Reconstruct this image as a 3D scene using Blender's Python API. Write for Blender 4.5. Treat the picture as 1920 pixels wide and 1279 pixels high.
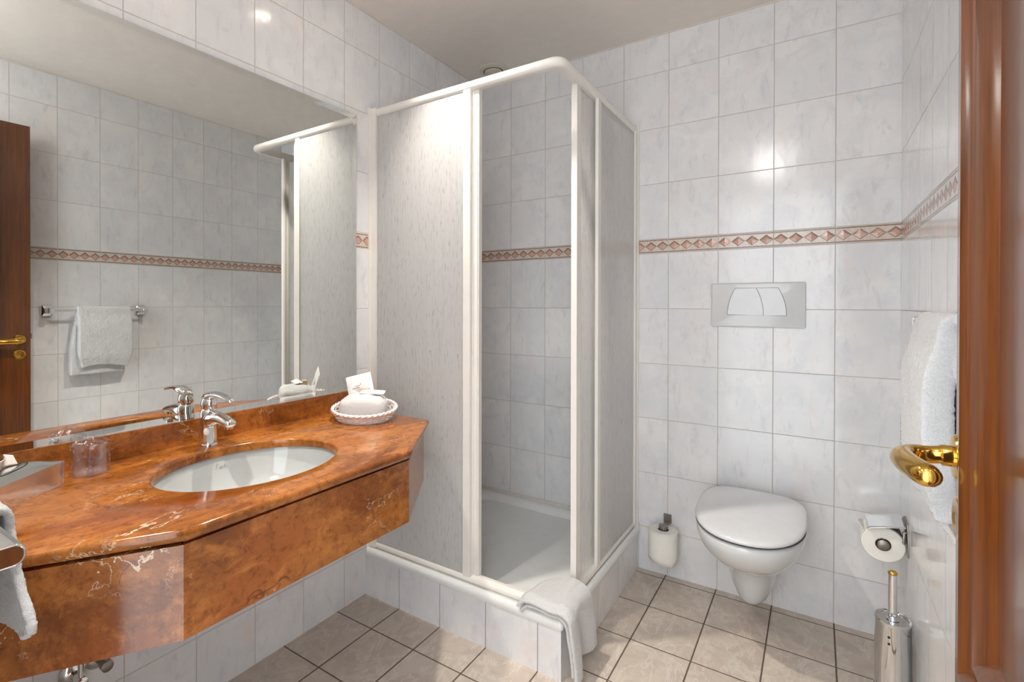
import bpy, bmesh, math, random
from math import sin, cos, pi, radians, sqrt
from mathutils import Vector, Matrix, noise as mnoise

random.seed(4)
for _o in list(bpy.data.objects):
    bpy.data.objects.remove(_o)
SC = bpy.context.scene
COL = SC.collection

# ------------------------------------------------------------------ camera
F_PX, YAW, PIT, ROL = 964.74, -0.6127, -0.0047, 0.0013
cd = bpy.data.cameras.new('camera')
cam = bpy.data.objects.new('camera', cd)
COL.objects.link(cam)
cd.sensor_fit = 'HORIZONTAL'
cd.sensor_width = 36.0
cd.lens = F_PX / 1920 * 36
cd.shift_x = 106.66 / 1920
cd.shift_y = -64.886 / 1920
cd.clip_start = 0.02
_r = Vector((cos(YAW), -sin(YAW), 0)); _f = Vector((sin(YAW), cos(YAW), 0)); _u = Vector((0, 0, 1))
_f2 = _f * cos(PIT) + _u * sin(PIT); _u2 = _u * cos(PIT) - _f * sin(PIT)
_r3 = _r * cos(ROL) + _u2 * sin(ROL); _u3 = _u2 * cos(ROL) - _r * sin(ROL)
_m = Matrix((_r3, _u3, -_f2)).transposed().to_4x4()
_m.translation = Vector((1.5433, -2.4299, 1.2149))
cam.matrix_world = _m
SC.camera = cam

# ------------------------------------------------------------------ view, world, large lights
SC.view_settings.view_transform = 'Standard'
SC.view_settings.look = 'None'
SC.view_settings.gamma = 1.0
SC.view_settings.use_curve_mapping = False
SC.view_settings.exposure = -0.34
SC.cycles.use_denoising = True
SC.cycles.max_bounces = 10
SC.cycles.diffuse_bounces = 6
SC.cycles.transparent_max_bounces = 12
SC.cycles.caustics_reflective = False
SC.cycles.caustics_refractive = False

world = bpy.data.worlds.new('daylight')
SC.world = world
world.use_nodes = True
_bg = world.node_tree.nodes['Background']
_bg.inputs[0].default_value = (0.89, 0.95, 1.0, 1)
_bg.inputs[1].default_value = 5.4


def lamp(name, kind, loc, energy, color, rot=(0, 0, 0), **kw):
    d = bpy.data.lights.new(name, kind)
    d.energy = energy
    d.color = color
    for k, v in kw.items():
        setattr(d, k, v)
    o = bpy.data.objects.new(name, d)
    COL.objects.link(o)
    o.location = loc
    o.rotation_euler = rot
    return o


# bedroom window daylight falling in through the open doorway behind the camera
lamp('window_daylight', 'AREA', (1.1, -4.2, 1.9), 16, (0.95, 0.97, 1.0), (radians(84), 0, 0), shape='RECTANGLE', size=1.8, size_y=1.7)
# the ceiling downlights' own light (their fittings are built further down)
DOWN = [(0.37, -1.12), (0.37, -2.06)]
DOWN_E = [112, 112]

FILL_E = 24.0  # glow strength of the added fill globe
# ------------------------------------------------------------------ node helper


class S:
    """a socket with arithmetic"""
    def __init__(s, t, o): s.t, s.o = t, o

    def _m(s, op, b=None, c=None, r=False):
        n = s.t.nodes.new('ShaderNodeMath'); n.operation = op
        ins = [s, b, c]
        if r: ins[0], ins[1] = b, s
        for i, x in enumerate(ins):
            if x is None: continue
            if isinstance(x, S): s.t.links.new(x.o, n.inputs[i])
            else: n.inputs[i].default_value = x
        return S(s.t, n.outputs[0])

    def __add__(s, b): return s._m('ADD', b)
    def __sub__(s, b): return s._m('SUBTRACT', b)
    def __rsub__(s, b): return s._m('SUBTRACT', b, r=True)
    def __mul__(s, b): return s._m('MULTIPLY', b)
    def __truediv__(s, b): return s._m('DIVIDE', b)
    def floor(s): return s._m('FLOOR')
    def fract(s): return s._m('FRACT')
    def abs(s): return s._m('ABSOLUTE')
    def min(s, b): return s._m('MINIMUM', b)
    def max(s, b): return s._m('MAXIMUM', b)
    def lt(s, b): return s._m('LESS_THAN', b)
    def gt(s, b): return s._m('GREATER_THAN', b)
    def step(s, a, b):
        n = s.t.nodes.new('ShaderNodeMapRange'); n.interpolation_type = 'SMOOTHSTEP'
        s.t.links.new(s.o, n.inputs[0]); n.inputs[1].default_value = a; n.inputs[2].default_value = b
        return S(s.t, n.outputs[0])


class Mat:
    def __init__(s, name):
        s.m = bpy.data.materials.new(name); s.m.use_nodes = True
        s.t = s.m.node_tree; s.b = s.t.nodes['Principled BSDF']

    def set(s, **k):
        names = dict(color='Base Color', rough='Roughness', metal='Metallic', ior='IOR', trans='Transmission Weight', coat='Coat Weight', coat_rough='Coat Roughness',
                     sheen='Sheen Weight', sheen_rough='Sheen Roughness', emit='Emission Color', emit_s='Emission Strength', sss='Subsurface Weight', spec='Specular IOR Level', alpha='Alpha', normal='Normal')
        for a, v in k.items():
            i = s.b.inputs[names[a]]
            if isinstance(v, S): s.t.links.new(v.o, i)
            elif isinstance(v, tuple) and len(v) == 3: i.default_value = (*v, 1)
            else: i.default_value = v
        return s

    def pos(s, obj=False):
        if obj:
            n = s.t.nodes.new('ShaderNodeTexCoord'); return S(s.t, n.outputs['Object'])
        n = s.t.nodes.new('ShaderNodeNewGeometry'); return S(s.t, n.outputs['Position'])

    def sep(s, v):
        n = s.t.nodes.new('ShaderNodeSeparateXYZ'); s.t.links.new(v.o, n.inputs[0]); return [S(s.t, o) for o in n.outputs]

    def comb(s, *xyz):
        n = s.t.nodes.new('ShaderNodeCombineXYZ')
        for i, x in enumerate(xyz):
            if isinstance(x, S): s.t.links.new(x.o, n.inputs[i])
            else: n.inputs[i].default_value = x
        return S(s.t, n.outputs[0])

    def vec(s, v, scale=(1, 1, 1), rot=(0, 0, 0), loc=(0, 0, 0)):
        n = s.t.nodes.new('ShaderNodeMapping'); s.t.links.new(v.o, n.inputs[0])
        n.inputs[1].default_value = loc; n.inputs[2].default_value = rot; n.inputs[3].default_value = scale
        return S(s.t, n.outputs[0])

    def noise(s, v, scale=5, detail=4, rough=.5, dist=0, color=False):
        n = s.t.nodes.new('ShaderNodeTexNoise'); s.t.links.new(v.o, n.inputs['Vector'])
        n.inputs['Scale'].default_value = scale; n.inputs['Detail'].default_value = detail
        n.inputs['Roughness'].default_value = rough; n.inputs['Distortion'].default_value = dist
        return S(s.t, n.outputs['Color' if color else 'Fac'])

    def rand(s, v):
        n = s.t.nodes.new('ShaderNodeTexWhiteNoise'); n.noise_dimensions = '3D'; s.t.links.new(v.o, n.inputs['Vector'])
        return S(s.t, n.outputs['Value']), S(s.t, n.outputs['Color'])

    def vadd(s, a, b, k=1.0):
        n = s.t.nodes.new('ShaderNodeVectorMath'); n.operation = 'MULTIPLY_ADD'
        s.t.links.new(b.o, n.inputs[0]); n.inputs[1].default_value = (k, k, k); s.t.links.new(a.o, n.inputs[2])
        return S(s.t, n.outputs[0])

    def mix(s, f, a, b, mode='MIX'):
        n = s.t.nodes.new('ShaderNodeMix'); n.data_type = 'RGBA'; n.blend_type = mode
        for i, x in ((0, f), (6, a), (7, b)):
            if isinstance(x, S): s.t.links.new(x.o, n.inputs[i])
            elif isinstance(x, tuple): n.inputs[i].default_value = (*x, 1)
            else: n.inputs[i].default_value = x
        return S(s.t, n.outputs[2])

    def bump(s, h, dist=.001, strength=1.0):
        n = s.t.nodes.new('ShaderNodeBump'); n.inputs['Strength'].default_value = strength; n.inputs['Distance'].default_value = dist
        s.t.links.new(h.o, n.inputs['Height']); return S(s.t, n.outputs[0])


def srgb(r, g, b):
    f = lambda c: c / 12.92 if c <= .04045 else ((c + .055) / 1.055) ** 2.4
    return (f(r / 255), f(g / 255), f(b / 255))


# ------------------------------------------------------------------ materials
def tile_material(name, axis, u0, pitch=0.2, plinth=False):
    """glazed wall tiles 20 x 25 cm with a narrow relief border; axis 0 runs along x, 1 along y"""
    M = Mat(name)
    P = M.pos(); xyz = M.sep(P)
    u, z = xyz[axis], xyz[2]
    us = (u - u0) / pitch
    iu, fu = us.floor(), us.fract()
    above = z.gt(1.4775)
    zz = z - .195 - above * 0.065
    vs = zz / .25
    iv, fv = vs.floor(), vs.fract()
    du = fu.min(1.0 - fu) * pitch
    dv = fv.min(1.0 - fv) * .25
    band = z.gt(1.445) * z.lt(1.51)
    dband = (z - 1.445).abs().min((z - 1.51).abs())
    if plinth: dv = dv * 0 + 1.0
    dv = dv * (1.0 - band) + dband * band
    d = du.min(dv)
    grout = 1.0 - d.step(.0009, .0019)
    rv, rc = M.rand(M.comb(iu, iv, axis * 7.3))
    Q = M.vadd(P, rc, 9.0)
    if axis == 0: Qd = M.vec(Q, (1.2, 1, .4), (0, radians(-35), 0))
    else: Qd = M.vec(Q, (1, 1.2, .4), (radians(35), 0, 0))
    c1 = M.noise(Q, 9, 5, .6, .8).step(.42, .72)
    c2 = M.noise(Qd, 22, 7, .72, .5).step(.5, .78)
    c3 = M.noise(Qd, 13, 6, .7, .4).step(.55, .76)
    c4 = M.noise(Q, 5, 3, .5, .3).step(.4, .7)
    col = M.mix(c4, srgb(223, 223, 224), srgb(231, 230, 229))
    col = M.mix(c1 * .65, col, srgb(213, 215, 219))
    col = M.mix(c2 * .7, col, srgb(192, 193, 198))
    col = M.mix(c3 * .7, col, srgb(230, 214, 206))
    # border: diamonds in relief between two dark lines
    fb = (fu * 4).fract()
    a = (fb - .5).abs() * 2
    b = (z - 1.4775).abs() / .0195
    dd = a / .96 + b
    inside = 1.0 - dd.step(.93, .99)
    core = 1.0 - dd.step(.55, .62)
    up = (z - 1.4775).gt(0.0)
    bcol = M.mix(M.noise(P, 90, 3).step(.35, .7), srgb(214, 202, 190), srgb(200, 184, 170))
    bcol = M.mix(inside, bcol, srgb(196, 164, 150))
    bcol = M.mix(inside * up * (1.0 - core), bcol, srgb(150, 128, 120))  # upper bevel darkened: relief shading put into the colour
    bcol = M.mix(core, bcol, srgb(207, 158, 139))
    bcol = M.mix(1.0 - (dd - .97).abs().step(.035, .10), bcol, srgb(112, 82, 70))
    line = 1.0 - ((z - 1.4775).abs() - .0262).abs().step(.0013, .0027)
    bcol = M.mix(line * .85, bcol, srgb(122, 96, 82))
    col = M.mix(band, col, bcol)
    col = M.mix(grout, col, srgb(194, 187, 180) if not plinth else srgb(160, 154, 150))
    rs = M.sep(rc)
    h = (fu - .5) * (rs[0] - .5) * 1.1 + (fv - .5) * (rs[1] - .5) * 1.1 + M.noise(M.vec(P, (1, 1, .35)), 17, 2) * .8 + M.noise(P, 75, 2) * .16
    h = h - grout * .8 + band * ((1.0 - dd.min(1.0)) * 2.2 + line * 1.2)
    M.set(color=col, rough=grout * .5 + .13, normal=M.bump(h, .0012, .75))
    return M.m


def floor_material():
    M = Mat('floor_tile')
    P = M.pos(); x, y, z = M.sep(P)
    us, vs = (x + .016) / .2021, (y + .0425) / .2494
    iu, iv, fu, fv = us.floor(), vs.floor(), us.fract(), vs.fract()
    w = M.noise(P, 40, 2) * .0012
    d = (fu.min(1.0 - fu) * .2021).min(fv.min(1.0 - fv) * .2494)
    grout = 1.0 - (d - w).step(.0011, .0026)
    rv, rc = M.rand(M.comb(iu, iv, 3.1))
    Q = M.vadd(P, rc, 7.0)
    Qd = M.vec(Q, (1, .5, 1), (0, 0, radians(38)))
    n1 = M.noise(Q, 11, 6, .62, 1.2)
    n2 = M.noise(Qd, 20, 7, .7, .6)
    col = M.mix(n1.step(.36, .68), srgb(200, 188, 174), srgb(187, 173, 161))
    col = M.mix(n2.step(.5, .75) * .5, col, srgb(174, 161, 153))
    col = M.mix((M.noise(Qd, 9, 6, .66, .8) - .5).abs().step(0, .03) * .55 + .45, srgb(218, 208, 197), col)
    col = M.mix(M.noise(Q, 16, 3, .5, .6).step(.6, .8) * .4, col, srgb(205, 172, 158))
    col = M.mix(grout, col, srgb(92, 80, 68))
    h = M.noise(Q, 30, 5) * .25 - grout
    M.set(color=col, rough=grout * .4 + .34 + n1 * .1, normal=M.bump(h, .001, .6))
    return M.m


def marble_material():
    M = Mat('red_marble')
    P = M.pos()
    Q = M.vec(P, (1.0, .45, .8), (radians(20), 0, radians(-24)))
    w = M.noise(Q, 5, 3, .5, 0, True)
    Qw = M.vadd(Q, w, .10)
    n1 = M.noise(Qw, 8, 8, .72, .4)
    n2 = M.noise(P, 45, 6, .75, .3)
    n3 = M.noise(Qw, 3.6, 5, .6, .6)
    n4 = M.noise(Qw, 22, 6, .7, .3)
    col = M.mix(n1.step(.34, .66), srgb(114, 62, 21), srgb(182, 114, 50))
    col = M.mix(n3.step(.48, .66) * .7, col, srgb(146, 76, 30))
    col = M.mix(n4.step(.5, .66) * .65, col, srgb(190, 120, 56))
    col = M.mix(n2.step(.47, .66) * .6, col, srgb(100, 46, 14))
    col = M.mix(M.noise(Qw, 11, 5, .6, .3).step(.6, .7) * .5, col, srgb(118, 50, 20))
    # long thin white veins, a few of them thick, and pale patches
    gate = M.noise(P, 3.4, 2).step(.56, .66)
    r1 = (M.noise(M.vec(Qw, (1.2, .7, 1), (0, 0, .5)), 3.2, 8, .60, 0) - .5).abs()
    r2 = (M.noise(M.vec(P, (1.1, .55, .9), (.5, .2, -.35), (3, 1, 2)), 4.2, 8, .58, 0) - .5).abs()
    r3 = (M.noise(M.vec(P, (.8, 1.3, 1), (.2, .7, .3), (7, 3, 5)), 3.0, 8, .6, 0) - .5).abs()
    thick = M.noise(P, 9, 3).step(.5, .75) * .003
    v1 = (1.0 - (r1 - thick).step(.0006, .0032)) * gate
    v2 = (1.0 - r2.step(.0003, .0018)) * M.noise(M.vec(P, (1, 1, 1), (0, 0, 0), (4, 4, 4)), 4.5, 2).step(.54, .66)
    v3 = (1.0 - r3.step(.0003, .0020)) * M.noise(M.vec(P, (1, 1, 1), (0, 0, 0), (8, 1, 6)), 5, 2).step(.54, .66)
    patch = M.noise(M.vec(Qw, (1, 1, 1), (0, 0, 0), (5, 2, 1)), 6, 7, .66, .5).step(.70, .735)
    col = M.mix(patch * .8, col, srgb(190, 158, 108))
    dk = (1.0 - (M.noise(M.vec(Qw, (1, 1, 1), (.3, 0, 0), (9, 4, 2)), 5, 4, .55, .2) - .5).abs().step(.0006, .0045)) * M.noise(P, 4, 2).step(.5, .6)
    col = M.mix(dk * .7, col, srgb(84, 38, 20))
    col = M.mix(v1 * .9, col, srgb(234, 214, 186))
    col = M.mix(v2 * .8, col, srgb(226, 200, 168))
    col = M.mix(v3 * .7, col, srgb(226, 200, 170))
    M.set(color=col, rough=M.noise(P, 9, 3) * .08 + .09)
    return M.m


def wood_material():
    M = Mat('door_veneer')
    P = M.pos()
    g = M.noise(M.vec(P, (14, 14, .7)), 6, 5, .6, .4)
    f = M.noise(M.vec(P, (60, 60, 1.2)), 8, 3)
    col = M.mix(g.step(.35, .7), srgb(98, 51, 14), srgb(74, 36, 9))
    col = M.mix(f.step(.5, .7) * .4, col, srgb(56, 27, 7))
    M.set(color=col, rough=.3, coat=.8, coat_rough=.12)
    return M.m


def pane_material():
    """thin translucent shower glazing with a vertical rain texture"""
    M = Mat('rain_pattern_pane')
    P = M.pos()
    st = M.noise(M.vec(P, (150, 150, 3.2)), 1.0, 3, .6, .3)
    dr = M.noise(M.vec(P, (240, 240, 26)), 1.0, 2, .5).step(.58, .68)
    fine = M.noise(M.vec(P, (420, 420, 1.0)), 1.0, 2, .5)
    v = st.step(.35, .72)
    col = M.mix(v * .5, srgb(253, 252, 250), srgb(240, 238, 236))
    col = M.mix(dr * .4, col, srgb(188, 184, 181))
    nm = M.bump(st * .7 + fine * .5 + dr * .3, .0016, .8)
    t = M.t
    def n(k): return t.nodes.new(k)
    d, tl, rf, gl = n('ShaderNodeBsdfDiffuse'), n('ShaderNodeBsdfTranslucent'), n('ShaderNodeBsdfTransparent'), n('ShaderNodeBsdfGlossy')
    for x in (d, tl): t.links.new(col.o, x.inputs['Color'])
    rf.inputs['Color'].default_value = (.96, .955, .95, 1)
    gl.inputs['Roughness'].default_value = .22
    for x in (d, tl, gl): t.links.new(nm.o, x.inputs['Normal'])
    m1, m2, m3 = n('ShaderNodeMixShader'), n('ShaderNodeMixShader'), n('ShaderNodeMixShader')
    m1.inputs[0].default_value = .54; t.links.new(d.outputs[0], m1.inputs[1]); t.links.new(tl.outputs[0], m1.inputs[2])
    m2.inputs[0].default_value = .22; t.links.new(m1.outputs[0], m2.inputs[1]); t.links.new(rf.outputs[0], m2.inputs[2])
    fr = n('ShaderNodeFresnel'); fr.inputs[0].default_value = 1.4
    t.links.new(fr.outputs[0], m3.inputs[0]); t.links.new(m2.outputs[0], m3.inputs[1]); t.links.new(gl.outputs[0], m3.inputs[2])
    t.links.new(m3.outputs[0], t.nodes['Material Output'].inputs[0])
    return M.m


def towel_material(name, col=(.67, .675, .68), scale=420):
    M = Mat(name)
    P = M.pos()
    n1 = M.noise(P, scale, 3, .7); n2 = M.noise(P, 90, 3)
    c = M.mix(n1.step(.3, .7), tuple(x * .86 for x in col), col)
    M.set(color=c, rough=.95, sheen=.35, sheen_rough=.5, spec=.1, normal=M.bump(n1 + n2 * .6, .003, .9))
    return M.m


def simple(name, col, rough=.4, metal=0.0, wear=.04, **k):
    M = Mat(name)
    P = M.pos()
    n1 = M.noise(P, 22, 3)
    c = M.mix(n1.step(.3, .7) * .5, col, tuple(x * .94 for x in col))
    M.set(color=c, rough=n1 * wear + rough, metal=metal, **k)
    return M.m


def film_material(name, tint, rough, mixf, bump=0.0):
    """clear plastic: mostly see-through with creased gloss"""
    M = Mat(name); P = M.pos(); t = M.t
    tr, gl, df, tl = (t.nodes.new(k) for k in ('ShaderNodeBsdfTransparent', 'ShaderNodeBsdfGlossy', 'ShaderNodeBsdfDiffuse', 'ShaderNodeAddShader'))
    tr.inputs[0].default_value = (*tint, 1); gl.inputs['Roughness'].default_value = rough
    df.inputs[0].default_value = (.85, .82, .86, 1)
    if bump:
        nb = M.bump(M.noise(P, 38, 3, .6, .6), bump, 1.0); t.links.new(nb.o, gl.inputs['Normal'])
    m1, m2 = t.nodes.new('ShaderNodeMixShader'), t.nodes.new('ShaderNodeMixShader')
    lw = t.nodes.new('ShaderNodeLayerWeight'); lw.inputs[0].default_value = .35
    w = S(t, lw.outputs['Facing']) * .38 + .04
    t.links.new(w.o, m1.inputs[0]); t.links.new(tr.outputs[0], m1.inputs[1]); t.links.new(gl.outputs[0], m1.inputs[2])
    wr = M.noise(P, 55, 4, .6, .8).step(.55, .72) * mixf if bump else S(t, lw.outputs['Facing']) * mixf
    t.links.new(wr.o, m2.inputs[0]); t.links.new(m1.outputs[0], m2.inputs[1]); t.links.new(df.outputs[0], m2.inputs[2])
    t.links.new(m2.outputs[0], t.nodes['Material Output'].inputs[0])
    return M.m


def clear_back():
    M = Mat('clear_pane_back'); t = M.t
    tr = t.nodes.new('ShaderNodeBsdfTransparent'); gl = t.nodes.new('ShaderNodeBsdfGlossy'); mx = t.nodes.new('ShaderNodeMixShader')
    n = M.noise(M.pos(), 30, 2)
    gl.inputs['Roughness'].default_value = .3
    w = n * .02 + .03
    t.links.new(w.o, mx.inputs[0]); t.links.new(tr.outputs[0], mx.inputs[1]); t.links.new(gl.outputs[0], mx.inputs[2])
    t.links.new(mx.outputs[0], t.nodes['Material Output'].inputs[0])
    return M.m


T_BACK = tile_material('wall_tile_back', 0, 0.0)
T_SIDE = tile_material('wall_tile_side', 1, -.003)
T_PLF = tile_material('plinth_tile_front', 0, -.016, .2021, True)
T_PLS = tile_material('plinth_tile_side', 1, -.0425, .2494, True)
FLOOR = floor_material()
MARBLE = marble_material()
WOOD = wood_material()
PANE = pane_material()
TOWEL = towel_material('terry_towel')
CLOTHM = towel_material('face_cloth_cotton', (.86, .855, .85), 500)
MATT = towel_material('bath_mat_cotton', (.66, .655, .65), 300)
PAINT = simple('ceiling_paint', srgb(226, 219, 211), .8)
CHROME = simple('chrome', (.82, .83, .84), .03, 1.0, .03)
STEEL = simple('brushed_steel', (.55, .53, .50), .25, 1.0, .1)
DARKSTEEL = simple('tarnished_steel', (.30, .27, .24), .33, 1.0, .1)
BRASS = simple('polished_brass', srgb(214, 170, 82), .10, 1.0, .05)
PLASTIC = simple('white_profile', srgb(228, 224, 217), .32)
CERAMIC = simple('white_ceramic', srgb(206, 208, 208), .07, 0, .03, coat=.3, coat_rough=.04)
BASINC = simple('basin_ceramic', srgb(188, 191, 190), .07, 0, .03, coat=.3, coat_rough=.04)
ACRYLIC = simple('tray_enamel', srgb(230, 231, 229), .14, 0, .04)
SEAT = simple('toilet_lid_plastic', srgb(212, 213, 214), .12, 0, .05)
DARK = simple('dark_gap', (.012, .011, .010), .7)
RECESS = simple('painted_gap_shade', (.09, .09, .09), .7)  # dark grey painted as shade in the seat and button gaps
PAPER = simple('tissue_paper', srgb(236, 234, 226), .9)
CARD = simple('cardboard_core', srgb(150, 138, 124), .8)
WICKER = simple('white_wicker', srgb(238, 230, 226), .55)
SACHET = simple('sachet_paper', srgb(240, 239, 237), .4)
INK = simple('grey_print', srgb(150, 142, 138), .6)
CREAM = simple('cream_soap_wrap', srgb(222, 198, 166), .5)
GREYLOGO = simple('logo_print', srgb(160, 162, 158), .5)
VENTM = simple('vent_plastic', srgb(205, 198, 184), .5)
GROUT = simple('sealant', srgb(216, 208, 200), .6)
MIRROR = simple('mirror_silver', (.80, .82, .80), .0, 1.0, 0)
MEDGE = simple('mirror_glass_edge', srgb(150, 165, 158), .15)
CLEAR = clear_back()
GLASS = film_material('clear_tumbler', (.985, .975, .98), .05, .25)
WRAP = film_material('crinkled_wrap', (.97, .95, .965), .12, .28, .002)
PINK = simple('shell_marble_chip', srgb(170, 150, 120), .3)
FILLM = Mat('fill_glow').set(color=(.9, .9, .88), rough=.3, emit=(1.0, .97, .94), emit_s=FILL_E).m  # emission of the added, unseen fill globe
LAMPM = Mat('lamp_lens').set(color=(1, 1, 1), emit=(1.0, .90, .76), emit_s=30.0).m

# ------------------------------------------------------------------ mesh helpers


def link(name, me, mat, parent=None, smooth=True, angle=35):
    o = bpy.data.objects.new(name, me)
    COL.objects.link(o)
    for m in (mat if isinstance(mat, (list, tuple)) else [mat]): me.materials.append(m)
    if parent is not None:
        o.parent = parent
        o.matrix_parent_inverse = Matrix.Translation(parent.location).inverted() if parent.type == 'EMPTY' else Matrix.Identity(4)
    if smooth:
        me.shade_smooth()
        me.set_sharp_from_angle(angle=radians(angle))
    return o


def obj(name, bm, mat, parent=None, smooth=True, angle=35, bevel=0, seg=2):
    if bevel:
        es = [e for e in bm.edges if len(e.link_faces) == 2 and e.calc_face_angle(0) > .6]
        bmesh.ops.bevel(bm, geom=es, offset=bevel, segments=seg, profile=.5, affect='EDGES', clamp_overlap=True)
    bmesh.ops.recalc_face_normals(bm, faces=bm.faces)
    me = bpy.data.meshes.new(name)
    bm.to_mesh(me); bm.free()
    return link(name, me, mat, parent, smooth, angle)


def thing(name, label, cat, loc, group=None, kind=None):
    o = bpy.data.objects.new(name, None)
    COL.objects.link(o)
    o.location = loc
    o.empty_display_size = .05
    tag(o, label, cat, group, kind)
    return o


def tag(o, label, cat, group=None, kind=None):
    o['label'] = label; o['category'] = cat
    if group: o['group'] = group
    if kind: o['kind'] = kind
    return o


def lab(o, text): o['label'] = text; return o


def box(bm, a, b):
    x0, y0, z0 = a; x1, y1, z1 = b
    v = [bm.verts.new(p) for p in ((x0, y0, z0), (x1, y0, z0), (x1, y1, z0), (x0, y1, z0), (x0, y0, z1), (x1, y0, z1), (x1, y1, z1), (x0, y1, z1))]
    for f in ((0, 3, 2, 1), (4, 5, 6, 7), (0, 1, 5, 4), (1, 2, 6, 5), (2, 3, 7, 6), (3, 0, 4, 7)): bm.faces.new([v[i] for i in f])
    return v


def B(a, b):
    bm = bmesh.new(); box(bm, a, b); return bm


def prism(bm, pts, d0, d1, axis=2):
    """extrude a polygon of 2-D points along an axis; (a, b) are the other two axes in order"""
    def P(p, d):
        if axis == 2: return (p[0], p[1], d)
        if axis == 1: return (p[0], d, p[1])
        return (d, p[0], p[1])
    A = [bm.verts.new(P(p, d0)) for p in pts]; Bv = [bm.verts.new(P(p, d1)) for p in pts]
    n = len(pts)
    bm.faces.new(A[::-1]); bm.faces.new(Bv)
    for i in range(n): bm.faces.new((A[i], A[(i + 1) % n], Bv[(i + 1) % n], Bv[i]))


def rings(bm, R, close=True, cap0=True, cap1=True):
    V = [[bm.verts.new(p) for p in r] for r in R]
    n = len(R[0])
    for a, b in zip(V, V[1:]):
        for i in range(n if close else n - 1):
            j = (i + 1) % n
            bm.faces.new((a[i], a[j], b[j], b[i]))
    if cap0: bm.faces.new(V[0][::-1])
    if cap1: bm.faces.new(V[-1])
    return V


def circ(c, r, n=24, ax=(1, 0, 0), ay=(0, 1, 0), ry=None):
    c, ax, ay = Vector(c), Vector(ax), Vector(ay)
    ry = r if ry is None else ry
    return [c + ax * (r * cos(2 * pi * i / n)) + ay * (ry * sin(2 * pi * i / n)) for i in range(n)]


def lathe(bm, c, prof, n=32, axis='z', cap0=True, cap1=True, sx=1, sy=1):
    """prof: (radius, offset along axis)"""
    c = Vector(c)
    A = {'z': (Vector((1, 0, 0)), Vector((0, 1, 0)), Vector((0, 0, 1))), 'x': (Vector((0, 1, 0)), Vector((0, 0, 1)), Vector((1, 0, 0))), 'y': (Vector((0, 0, 1)), Vector((1, 0, 0)), Vector((0, 1, 0)))}[axis]
    return rings(bm, [circ(c + A[2] * h, max(r, 1e-5) * sx, n, A[0], A[1], max(r, 1e-5) * sy) for r, h in prof], True, cap0, cap1)


def tube(bm, pts, r, n=12, ry=None, closed=False, up=None):
    """swept tube; r may be a list; ry makes it elliptical"""
    pts = [Vector(p) for p in pts]
    m = len(pts)
    rs = r if isinstance(r, (list, tuple)) else [r] * m
    rys = ry if isinstance(ry, (list, tuple)) else [ry] * m
    R = []
    prev = None
    for i, p in enumerate(pts):
        if closed: t = pts[(i + 1) % m] - pts[i - 1]
        else: t = pts[min(i + 1, m - 1)] - pts[max(i - 1, 0)]
        t.normalize()
        if prev is None:
            u = Vector(up) if up else (Vector((0, 0, 1)) if abs(t.z) < .9 else Vector((1, 0, 0)))
        else: u = prev
        u = (u - t * u.dot(t)).normalized(); prev = u
        w = t.cross(u)
        R.append(circ(p, rs[i], n, w, u, rys[i] if rys[i] else rs[i]))
    if closed:
        V = rings(bm, R, True, False, False)
        a, b = V[-1], V[0]
        for i in range(n): bm.faces.new((a[i], a[(i + 1) % n], b[(i + 1) % n], b[i]))
    else: rings(bm, R)


def rrect(x0, x1, y0, y1, r, n=8):
    """rounded rectangle, counter-clockwise"""
    P = []
    for cx, cy, a in ((x1 - r, y0 + r, -pi / 2), (x1 - r, y1 - r, 0), (x0 + r, y1 - r, pi / 2), (x0 + r, y0 + r, pi)):
        P += [(cx + r * cos(a + pi / 2 * i / n), cy + r * sin(a + pi / 2 * i / n)) for i in range(n + 1)]
    return P


def arc(c, r, a0, a1, n):
    return [(c[0] + r * cos(a0 + (a1 - a0) * i / n), c[1] + r * sin(a0 + (a1 - a0) * i / n)) for i in range(n + 1)]


def sweep_xy(bm, path, prof, z0=0):
    """sweep a closed profile of (outward offset, z) along an open x-y path; outward is to the right of travel"""
    R = []
    m = len(path)
    for i, p in enumerate(path):
        p = Vector(p)
        d0 = (p - Vector(path[i - 1])).normalized() if i else None
        d1 = (Vector(path[i + 1]) - p).normalized() if i < m - 1 else None
        t = ((d0 or d1) + (d1 or d0)).normalized()
        k = 1 / max(.5, t.dot(d1 or d0))
        nrm = Vector((t.y, -t.x)) * k
        R.append([(p.x + nrm.x * o, p.y + nrm.y * o, z + z0) for o, z in prof])
    rings(bm, R)


def grid(fn, nu, nv):
    bm = bmesh.new()
    V = [[bm.verts.new(fn(i / nu, j / nv)) for j in range(nv + 1)] for i in range(nu + 1)]
    for i in range(nu):
        for j in range(nv): bm.faces.new((V[i][j], V[i + 1][j], V[i + 1][j + 1], V[i][j + 1]))
    return bm


FUZZ = bpy.data.textures.new('terry_loops', 'CLOUDS'); FUZZ.noise_scale = .0035; FUZZ.noise_depth = 2
SOFT = bpy.data.textures.new('cloth_folds', 'CLOUDS'); SOFT.noise_scale = .05


def cloth(o, thick=.008, fuzz=.0035, soft=.004, sub=1):
    if thick:
        s = o.modifiers.new('thickness', 'SOLIDIFY'); s.thickness = thick; s.offset = 0; s.use_rim = True
    if sub:
        s = o.modifiers.new('smooth', 'SUBSURF'); s.levels = sub; s.render_levels = sub
    if soft:
        d = o.modifiers.new('folds', 'DISPLACE'); d.texture = SOFT; d.strength = soft; d.mid_level = .5; d.texture_coords = 'GLOBAL'
    if fuzz:
        d = o.modifiers.new('pile', 'DISPLACE'); d.texture = FUZZ; d.strength = fuzz; d.mid_level = .5; d.texture_coords = 'GLOBAL'
    return o


def sstep(a, b, x):
    t = max(0, min(1, (x - a) / (b - a))); return t * t * (3 - 2 * t)


def lerp(a, b, t): return a + (b - a) * t


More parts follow.
